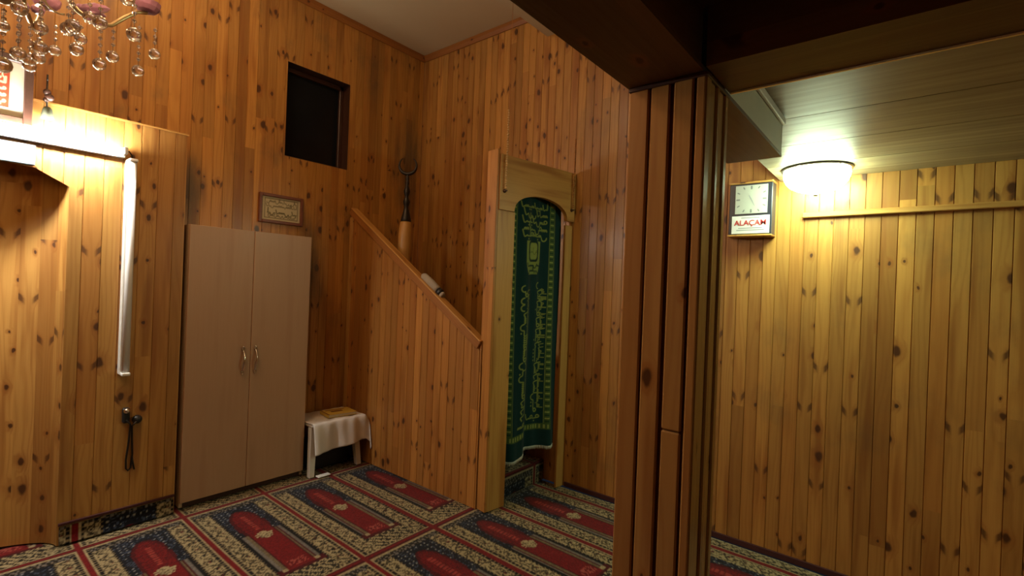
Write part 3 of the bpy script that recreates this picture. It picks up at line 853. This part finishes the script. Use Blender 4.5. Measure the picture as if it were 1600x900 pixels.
# two upright lines of script
for x0, sd in ((30, 5), (68, 9)):
    hh, ww = k_(24), k_(215)
    T2 = np.zeros((hh, ww, 3)); script(T2, 6, ww-8, hh*.38, 10.5*KS*.9, np.ones(3), 1.35, np.random.default_rng(sd))
    script(T2, 20, ww-20, hh*.70, 5*KS, np.ones(3), .8, np.random.default_rng(sd+40))
    T2 = np.transpose(T2, (1, 0, 2))[::-1]
    reg = A[k_(50):k_(50)+ww, k_(x0):k_(x0)+hh]; k = T2[:, :, :1]; reg[:] = reg*(1-k)+YG2*k
# emblem: rounded vessel shape with script above
jj, ii = np.mgrid[0:chh, 0:cw]/KS
cx = 58
body = (np.abs(ii-cx) < 19-8*np.clip((300-jj)/30., 0, 1)**2) & (jj > 274) & (jj < 326)
A[body] = YG2
ring = (np.abs(((np.abs(ii-cx)/12.)**4+(np.abs(jj-310)/15.)**4)**.25-1) < .12) & (jj > 290)
A[ring] = DG
inn = ((np.abs(ii-cx)/11.)**4+(np.abs(jj-310)/13.)**4)**.25 < .9
A[inn] = YG
script(A, k_(49), k_(68), k_(308), 5*KS, YG2*.7, .8, rn)
for yb in (279, 287): script(A, k_(42), k_(75), k_(yb), 5*KS, DG, .9, rn)
for yb, sz in ((333, 9), (343, 10), (354, 9), (366, 9), (377, 7)): script(A, k_(30), k_(88), k_(yb), sz*KS, YG2, 1.35, rn)
for x0 in (32, 66): script(A, k_(x0), k_(x0+22), k_(44), 8*KS, YG2, 1.2, rn)
cu0, cu1 = .160, pl-.080
uu = np.linspace(0, 1, cw); vv = np.linspace(0, 1, chh)
U, V = np.meshgrid(uu, vv)
bot = H-1.215+.05*np.clip((U-.30)*2, 0, 1) - .012*np.sin(U*9)
top_ = H+.69
ZZ = bot+(top_-bot)*V
amp = .012+.030*(1-V)
YY = .075+amp*np.sin(U*2*PI*1.55+1.2+.8*(1-V))+.010*np.sin(U*2*PI*4.3+V*2)*(1-V*.6)
XX = cu0+(cu1-cu0)*(U*(1-.03*np.sin(V*6)*.3))
R3 = np.array(RP.to_3x3()); T3 = np.array(RP.translation)
P = np.stack([XX, YY, ZZ], -1) @ R3.T + T3
CT = thing('door_curtain', 'dark green curtain with yellow script hanging in the pulpit doorway', 'curtain', tuple(P[0, cw//2]))
grid_mesh('curtain_cloth', P, A, M['curtain'], CT, thick=.002)
m = MB()
for i in range(0, cw-1, 2):
    p = Vector(P[0, i])
    m.tube([p, p+Vector((random.uniform(-.002, .002), random.uniform(-.002, .002), -.022-random.random()*.006))], .0022, 5)
m.build('fringe', M['greenhem'], CT)
m = MB(); a = RP @ Vector((.10, .06, H+.700)); b = RP @ Vector((pl-.02, .06, H+.700)); m.tube([a, b], .009, 10); m.build('curtain_rod', M['darkmetal'], CT)

# bead chains in front of the lintel ends
def chain(xp, ztop, zbot, label, mat):
    c = thing('bead_chain', label, 'bead chain', tuple(RP @ Vector((xp, -.03, zbot))), group='bead chains at the pulpit doorway')
    m = MB(); n = int((ztop-zbot)/.016)
    for i in range(n):
        m.ball(RP @ Vector((xp+.0015*math.sin(i*2.1), -.030, zbot+.02+i*.016)), .0068 if i % 11 else .0085, 8, 6)
    m.build('beads', mat, c)
    m = MB(); m.tube([RP @ Vector((xp, -.030, zbot+.01)), RP @ Vector((xp, -.030, ZD-.003))], .0016, 6); m.build('string', M['trim'], c)
    m = MB(); m.lathe([(.013, 0), (.013, .005), (.007, .008), (.006, .026)], (0, 0, 0), 12, M=RP @ Matrix.Translation((xp+.002, -.0125, zbot)) @ Matrix.Rotation(PI/2, 4, 'X')); m.build('peg', M['darkwood'], c)
chain(.050, H+1.17, H+.640, 'pale bead chain hung before the left end of the arched lintel', M['bead'])
chain(pl-.045, H+1.13, H+.600, 'brown bead chain hung before the right end of the arched lintel', M['trim'])

# finial on its post, standing on the pulpit steps
fx, fy = 2.60, 3.29
sz_ = SR*(int((fy-SY0)/SD)+1)
m = MB(); m.lathe([(.058, sz_+.003), (.058, H+.38), (.054, H+.46), (.046, H+.50), (.040, H+.512)], (fx, fy, 0), 20)
for i in range(len(m.uv)): m.uv[i] = [((v+.0)*.02, m.v[m.f[i][k]][2]) for k, v in enumerate([0]*len(m.f[i]))] if False else [(m.v[j][0]*.6+m.v[j][1]*.6, m.v[j][2]) for j in m.f[i]]
tag(m.build('wooden_post', M['plank']), 'round pine post on the pulpit steps carrying the crescent finial', 'post')
F = thing('crescent_finial', 'dark metal crescent finial on top of the round pine post', 'finial', (fx, fy, H+.512))
m = MB()
m.lathe([(.042, .002), (.044, .012), (.036, .05), (.022, .10), (.016, .125), (.026, .15), (.030, .17), (.020, .195), (.014, .21), (.024, .235), (.028, .255),
         (.018, .285), (.012, .30), (.017, .32), (.012, .34), (.016, .36), (.010, .385), (.009, .41)], (fx, fy, H+.51), 18)
m.build('stem', M['darkmetal'], F)
m = MB(); cz = H+.51+.41+.062; pts = []; rad = []
vr = Vector((.632, -.775, 0))
for i in range(25):
    t = PI*(.5+.12)+ (2*PI*.76)*i/24 + 0
    t = math.radians(128)+math.radians(284)*i/24
    pts.append(Vector((fx, fy, cz))+vr*(.072*math.cos(t))+Vector((0, 0, .072*math.sin(t))))
    rad.append(.0035+.012*math.sin(PI*i/24)**1.2)
m.tube(pts, rad, 10); m.build('crescent', M['darkmetal'], F)

# pale bundle lying against the inside of the handrail
Bn = thing('cloth_bundle', 'small pale roll with a dark band lying behind the sloping handrail', 'bundle', (XI+.05, 2.80, rail_z(2.8)))
def bp(s, r): return Vector((XI-.005, 2.66+s*math.cos(sl), rail_z(2.66)+s*math.sin(sl)+.004+r))
m = MB(); m.tube([bp(.07, .022), bp(.09, .024), bp(.17, .024), bp(.26, .022), bp(.28, .02)], [.020, .028, .030, .028, .016], 14); m.build('roll', M['dullcloth'], Bn)
m = MB(); m.tube([bp(.025, .02), bp(.035, .02), bp(.066, .022)], [.022, .030, .030], 14); m.build('band', M['black'], Bn)
m = MB(); m.tube([bp(0., .02), bp(.022, .02)], [.018, .024], 14); m.build('roll_end', M['dullcloth'], Bn)

# ------------------------------------------------------------------ pillar
PL = thing('pillar', 'square pillar clad in varnished vertical boards under the gallery beam', 'pillar', (1.27, .494, 0))
m = MB(); m.box((PX0+.013, PY0+.013, .0), (PX1-.006, PY1-.006, ZS-.001)); m.build('core', M['gap'], PL)
jz = H-.337
bds = [(.593, .5395), (.5345, .4845), (.474, .4255), (.4195, .3965)]
for i, (a, b) in enumerate(bds):
    m = MB()
    if i == 2:
        m.box((PX0-.001, b, jz+.0012), (PX0+.0125, a, ZS-.002), bev=.004, uo=(4.*i, i*.7)); m.box((PX0+.001, b+.001, 0.002), (PX0+.0125, a+.001, jz-.0012), bev=.004, uo=(4.*i, i*1.3))
    else:
        m.box((PX0, b, .002), (PX0+.0125, a, ZS-.002), bev=.004, uo=(4.*i, i*.7))
    m.build('board', M['pineP'], PL)
xs_ = [(1.1855, 1.222), (1.2255, 1.262), (1.268, 1.290), (1.296, 1.330), (1.334, 1.3615)]
for i, (a, b) in enumerate(xs_):
    m = MB(); d = .000 if i % 2 == 0 else .004
    m.box((a, PY0-.0004+d, .002), (b, PY0+.0125, ZS-.002), bev=.004, uo=(30+4.*i, i*.9)); m.build('board', M['pineP'], PL)
m = MB(); m.box((PX0-.004, PY0-.004, ZS-.012), (PX1+.002, PY1+.002, ZS-.0005), bev=.002); m.build('cap_strip', M['darkwood'], PL)

# ------------------------------------------------------------------ wall clock on the right wall
cy0, cy1, cz0, cz1, cxf = .640, .872, H+.352, H+.675, 3.105
K = thing('wall_clock', 'dark boxed clock with square pale dial on the right wall', 'clock', (3.19, .755, cz0))
m = MB(); m.box((cxf, cy0, cz0+.012), (XB-.001, cy1, cz1-.012), bev=.003); m.build('case', M['navy'], K)
m = MB(); m.box((cxf-.008, cy0-.004, cz1-.012), (XB-.001, cy1+.004, cz1), bev=.003); m.build('ledge', M['plank'], K); m = MB(); m.box((cxf-.010, cy0-.004, cz0), (XB-.001, cy1+.004, cz0+.012), bev=.003); m.build('ledge', M['plank'], K)
m = MB(); m.box((cxf-.003, cy0+.024, cz0+.135), (cxf-.0005, cy1-.034, cz1-.022)); dl = m.build('dial', M['dial'], K)
dc = Vector((cxf-.0045, (cy0+.024+cy1-.034)/2, (cz0+.135+cz1-.022)/2))
m = MB()
for ang, ln, w_ in ((math.radians(205), .045, .005), (math.radians(28), .030, .007)):
    d = Vector((0, math.sin(ang), math.cos(ang))); pr = Vector((0, d.z, -d.y))*w_*.5
    m.face([dc-pr, dc+d*ln-pr*.4, dc+d*ln+pr*.4, dc+pr])
    m.face([dc-pr, dc+pr, dc+d*ln+pr*.4, dc+d*ln-pr*.4])
m.build('hands', M['greyink'], dl)
A = raster(64, 64, lin(196, 197, 190))
for i in range(12):
    a = i*PI/6; d = (math.sin(a), math.cos(a)); k = 1/max(abs(d[0]), abs(d[1])); e = 27 if i % 3 else 28.5
    stroke(A, [(31.5+d[0]*k*23.5, 31.5+d[1]*k*23.5), (31.5+d[0]*k*e, 31.5+d[1]*k*e)], .7 if i % 3 else 1.1, lin(120, 120, 122))
flat_print('dial_face', A, (cxf-.0034, cy1-.034, cz0+.135), (0, cy0+.024-cy1+.034, 0), (0, 0, cz1-.022-cz0-.135), M['print'], K, (0, 0, 0))
m = MB(); m.box((cxf-.003, cy0+.010, cz0+.018), (cxf-.0005, cy1-.018, cz0+.122)); lb = m.build('sign', M['label'], K)
lb['label'] = 'white sign with red lettering'
def text(body, size, yc, z, mat, name, parent, x=cxf-.0045):
    cu = bpy.data.curves.new(name, 'FONT'); cu.body = body; cu.size = size; cu.align_x = 'CENTER'; cu.extrude = .0004; cu.offset = .0002
    o = bpy.data.objects.new(name, cu); COL.objects.link(o)
    o.matrix_world = Matrix.Translation((x, yc, z)) @ Matrix.Rotation(-PI/2, 4, 'Z') @ Matrix.Rotation(PI/2, 4, 'X')
    dg = bpy.context.evaluated_depsgraph_get()
    me = bpy.data.meshes.new_from_object(o.evaluated_get(dg)); me.materials.clear(); me.materials.append(mat)
    mw = o.matrix_world.copy(); bpy.data.objects.remove(o)
    me.transform(mw)
    r = bpy.data.objects.new(name, me); COL.objects.link(r)
    return r
lc = (cy0+.010+cy1-.018)/2
tx = text('ALAÇAM', .044, lc, cz0+.066, M['redink'], 'lettering', lb)
tx.parent = lb
m = MB()
for z, w_ in ((cz0+.110, .10), (cz0+.050, .13), (cz0+.038, .15)):
    m.box((cxf-.0036, lc-w_/2, z-.0022), (cxf-.0029, lc+w_/2, z+.0022))
lr = m.build('fine_print', M['greyink'], None); lr.parent = lb

# ------------------------------------------------------------------ dome lamp under the low ceiling
def dome_lamp(lx, ly, label, ZL=ZL, glass='dome'):
    D = thing('ceiling_lamp', label, 'lamp', (lx, ly, ZL-.12))
    m = MB(); m.lathe([(.120, -.001), (.158, -.003), (.161, -.008), (.158, -.012), (.146, -.012), (.120, -.004)][::-1], (lx, ly, ZL), 40); m.build('rim', M['chrome'], D)
    m = MB()
    prof = [(.001, -.128), (.03, -.1265), (.06, -.120), (.09, -.110), (.118, -.094), (.138, -.072), (.148, -.050), (.151, -.030), (.149, -.0125)]
    m.lathe(prof, (lx, ly, ZL), 40); m.build('glass_bowl', M[glass], D)
    m = MB(); m.lathe([(.008, -.143), (.010, -.138), (.006, -.130), (.004, -.1285)], (lx, ly, ZL), 12); m.build('knob', M['chrome'], D)
dome_lamp(2.955, .408, 'lit frosted glass dome lamp on the low ceiling above the right wall')
dome_lamp(2.955, -1.75, 'second lit glass dome lamp farther along the low ceiling, past the right edge')
dome_lamp(.62, 2.80, 'warm glass dome lamp high on the cream ceiling above the wardrobe', ZC, 'dome_warm')

# ------------------------------------------------------------------ chandelier
cr = Vector((.6318, -.7739, -.0387)); 
RC = Vector((.6322, -.7748, 0)); FW = Vector((.7748, .6322, 0))
cx_, cy_, cz_ = .130, 1.738, H+.742
CHD = thing('chandelier', 'crystal chandelier with pale brass arms and pink glass cups, upper left', 'chandelier', (cx_, cy_, cz_))
m = MB(); m.lathe([(.001, -.10), (.016, -.095), (.022, -.07), (.012, -.05), (.030, -.02), (.034, .01), (.018, .05), (.012, .10), (.026, .14), (.014, .18), (.008, .20)], (cx_, cy_, cz_), 20)
m.build('stem', M['gold'], CHD)
m = MB(); 
for i in range(70):
    z = cz_+.20+i*.0245
    if z > 3.50: break
    m.ball((cx_, cy_, z), .0075, 8, 5, sz=1.7)
m.lathe([(.055, 3.485), (.052, 3.515), (.02, 3.529), (.0, 3.5295)], (cx_, cy_, 0), 20); m.build('suspension_chain', M['gold'], CHD)
def drop_verts(mb, p, r):      # facetted crystal ball
    mb.lathe([(.0005, -r), (r*.5, -r*.87), (r*.87, -r*.5), (r, 0), (r*.87, r*.5), (r*.5, r*.87), (.0005, r)], p, 12, sm=True)
def strand(top, n, pitch, rb, parent, big=.0165):
    m = MB(); z = top[2]
    for i in range(n):
        m.lathe([(.0004, -rb), (rb*.9, -rb*.3), (rb*.9, rb*.3), (.0004, rb)], (top[0], top[1], z-i*pitch), 7, sm=False)
    m.tube([(top[0], top[1], z+.01), (top[0], top[1], z-n*pitch-.004)], .0007, 4)
    st = m.build('crystal_strand', M['crystal'], parent)
    m = MB(); drop_verts(m, (top[0], top[1], z-n*pitch-big*.9), big)
    d = m.build('crystal_drop', M['crystal'], None); d.parent = st
    return st
NARM = 6
for k in range(NARM):
    a = k*2*PI/NARM
    d = RC*math.cos(a)+FW*math.sin(a)
    def ap(r, dz): return Vector((cx_, cy_, cz_))+d*r+Vector((0, 0, dz))
    ctrl = [(.02, -.015), (.06, .010), (.10, -.005), (.14, -.045), (.18, -.062), (.215, -.048), (.245, -.012), (.275, .020), (.30, .030)]
    m = MB(); m.tube([ap(*c) for c in ctrl], .0058, 8); 
    # scroll under the arm
    m.tube([ap(.10+.028*math.cos(t), -.045+.026*math.sin(t)) for t in np.linspace(.6, 5.2, 14)], .003, 6)
    arm = m.build('arm', M['gold'], CHD)
    def sub(mb, name, mat):
        o = mb.build(name, mat, None); o.parent = arm; return o
    e = ap(.30, .030)
    m = MB(); m.lathe([(.010, .0), (.024, .005), (.032, .016), (.035, .030), (.032, .030), (.022, .012), (.004, .008)], e, 12, sm=False); sub(m, 'glass_cup', M['pinkglass'])
    m = MB(); m.lathe([(.012, .008), (.012, .075), (.004, .077)], e, 12); sub(m, 'candle_sleeve', M['white'])
    m = MB(); m.lathe([(.001, .077), (.010, .080), (.015, .100), (.010, .125), (.0005, .145)], e, 12); sub(m, 'bulb', M['bulb'])
    # pink glass leaf near the middle of the arm
    m = MB(); c0 = ap(.175, -.025); sd = Vector((-d.y, d.x, 0))
    for s in (-1, 1):
        m.lathe([(.001, -.040), (.010, -.028), (.015, 0), (.009, .022), (.0005, .034)], (0, 0, 0), 8, sm=False,
                M=Matrix.Translation(c0+sd*.016*s) @ Matrix.Rotation(math.atan2(d.y, d.x), 4, 'Z') @ Matrix.Rotation(math.radians(75+10*s), 4, 'Y'))
    sub(m, 'glass_leaf', M['pinkglass'])
    # strands
    rr = random.Random(k)
    for (r, dz, sdv, n, big) in ((.295, -.008, .030, 5, .0165), (.315, -.010, -.020, 3, .0155), (.225, -.052, .012, 3, .0160), (.185, -.075, -.018, 3, .0160), (.145, -.070, .014, 3, .0165), (.165, -.055, .05, 1, .0150)):
        p = ap(r, dz)+sd*sdv
        strand((p.x, p.y, p.z-rr.random()*.012), n+(rr.random() > .6), .019, .0056, CHD, big)
# upper tier of arms with the brighter bulbs
m = MB(); m.lathe([(.012, .50), (.030, .53), (.034, .56), (.014, .60), (.012, .70)], (cx_, cy_, cz_), 20); m.build('upper_hub', M['gold'], CHD)
for k in range(6):
    a = (k+.5)*PI/3; d = RC*math.cos(a)+FW*math.sin(a)
    def ap(r, dz): return Vector((cx_, cy_, cz_+.55))+d*r+Vector((0, 0, dz))
    m = MB(); m.tube([ap(*c) for c in ((.02, 0), (.06, .015), (.10, -.015), (.14, -.03), (.18, -.005), (.20, .01))], .0052, 8)
    arm = m.build('arm', M['gold'], CHD)
    e = ap(.20, .01)
    for mb_, nm, mt in ((MB(), 'glass_cup', 'pinkglass'), (MB(), 'candle_sleeve', 'white'), (MB(), 'bulb', 'bulb_bright')):
        pr = {'glass_cup': [(.010, .0), (.024, .005), (.032, .016), (.035, .030), (.032, .030), (.022, .012), (.004, .008)],
              'candle_sleeve': [(.012, .008), (.012, .075), (.004, .077)],
              'bulb': [(.001, .077), (.010, .080), (.015, .100), (.010, .125), (.0005, .145)]}[nm]
        mb_.lathe(pr, e, 12); mb_.build(nm, M[mt], None).parent = arm
# cluster round the centre
m = MB()
for k in range(26):
    a = k*2.399; r = .035+.035*((k*37) % 10)/10; z = -.055+.075*((k*53) % 13)/13
    drop_verts(m, (cx_+r*math.cos(a)+.03*RC.x, cy_+r*math.sin(a)+.03*RC.y, cz_+z), .0135)
m.build('crystal_cluster', M['crystal'], CHD)
for k in range(8):
    a = k*2*PI/8+.3; r = .07
    strand((cx_+r*math.cos(a), cy_+r*math.sin(a), cz_-.05-.03*(k % 3)), 3+(k % 2)*2, .019, .0056, CHD, .017)
strand((cx_, cy_, cz_-.115), 6, .019, .0058, CHD, .020)

# ------------------------------------------------------------------ light, camera
wd = bpy.data.worlds.new('night'); SC.world = wd; wd.use_nodes = True
wd.node_tree.nodes['Background'].inputs[0].default_value = (.02, .025, .04, 1); wd.node_tree.nodes['Background'].inputs[1].default_value = .3

cam = bpy.data.cameras.new('camera'); co = bpy.data.objects.new('camera', cam); COL.objects.link(co)
yaw, pit, rol = math.radians(50.78), math.radians(-.07), math.radians(2.218)
ca, sa, cb, sb = math.cos(yaw), math.sin(yaw), math.cos(pit), math.sin(pit)
fwd = Vector((sa*cb, ca*cb, sb)); right = Vector((ca, -sa, 0)); up = right.cross(fwd)
r2 = right*math.cos(rol)+up*math.sin(rol); u2 = -right*math.sin(rol)+up*math.cos(rol)
Mx = Matrix((( r2.x, u2.x, -fwd.x, 0), (r2.y, u2.y, -fwd.y, 0), (r2.z, u2.z, -fwd.z, H), (0, 0, 0, 1)))
co.matrix_world = Mx
cam.sensor_width = 36; cam.lens = 768.0/1600*36; cam.clip_start = .02
SC.camera = co
SC.view_settings.view_transform = 'Standard'; SC.view_settings.look = 'None'
SC.view_settings.gamma = 1; SC.view_settings.use_curve_mapping = False
SC.view_settings.exposure = 0.0
SC.cycles.max_bounces = 8; SC.cycles.sample_clamp_indirect = 4
SC.cycles.caustics_reflective = False; SC.cycles.caustics_refractive = False
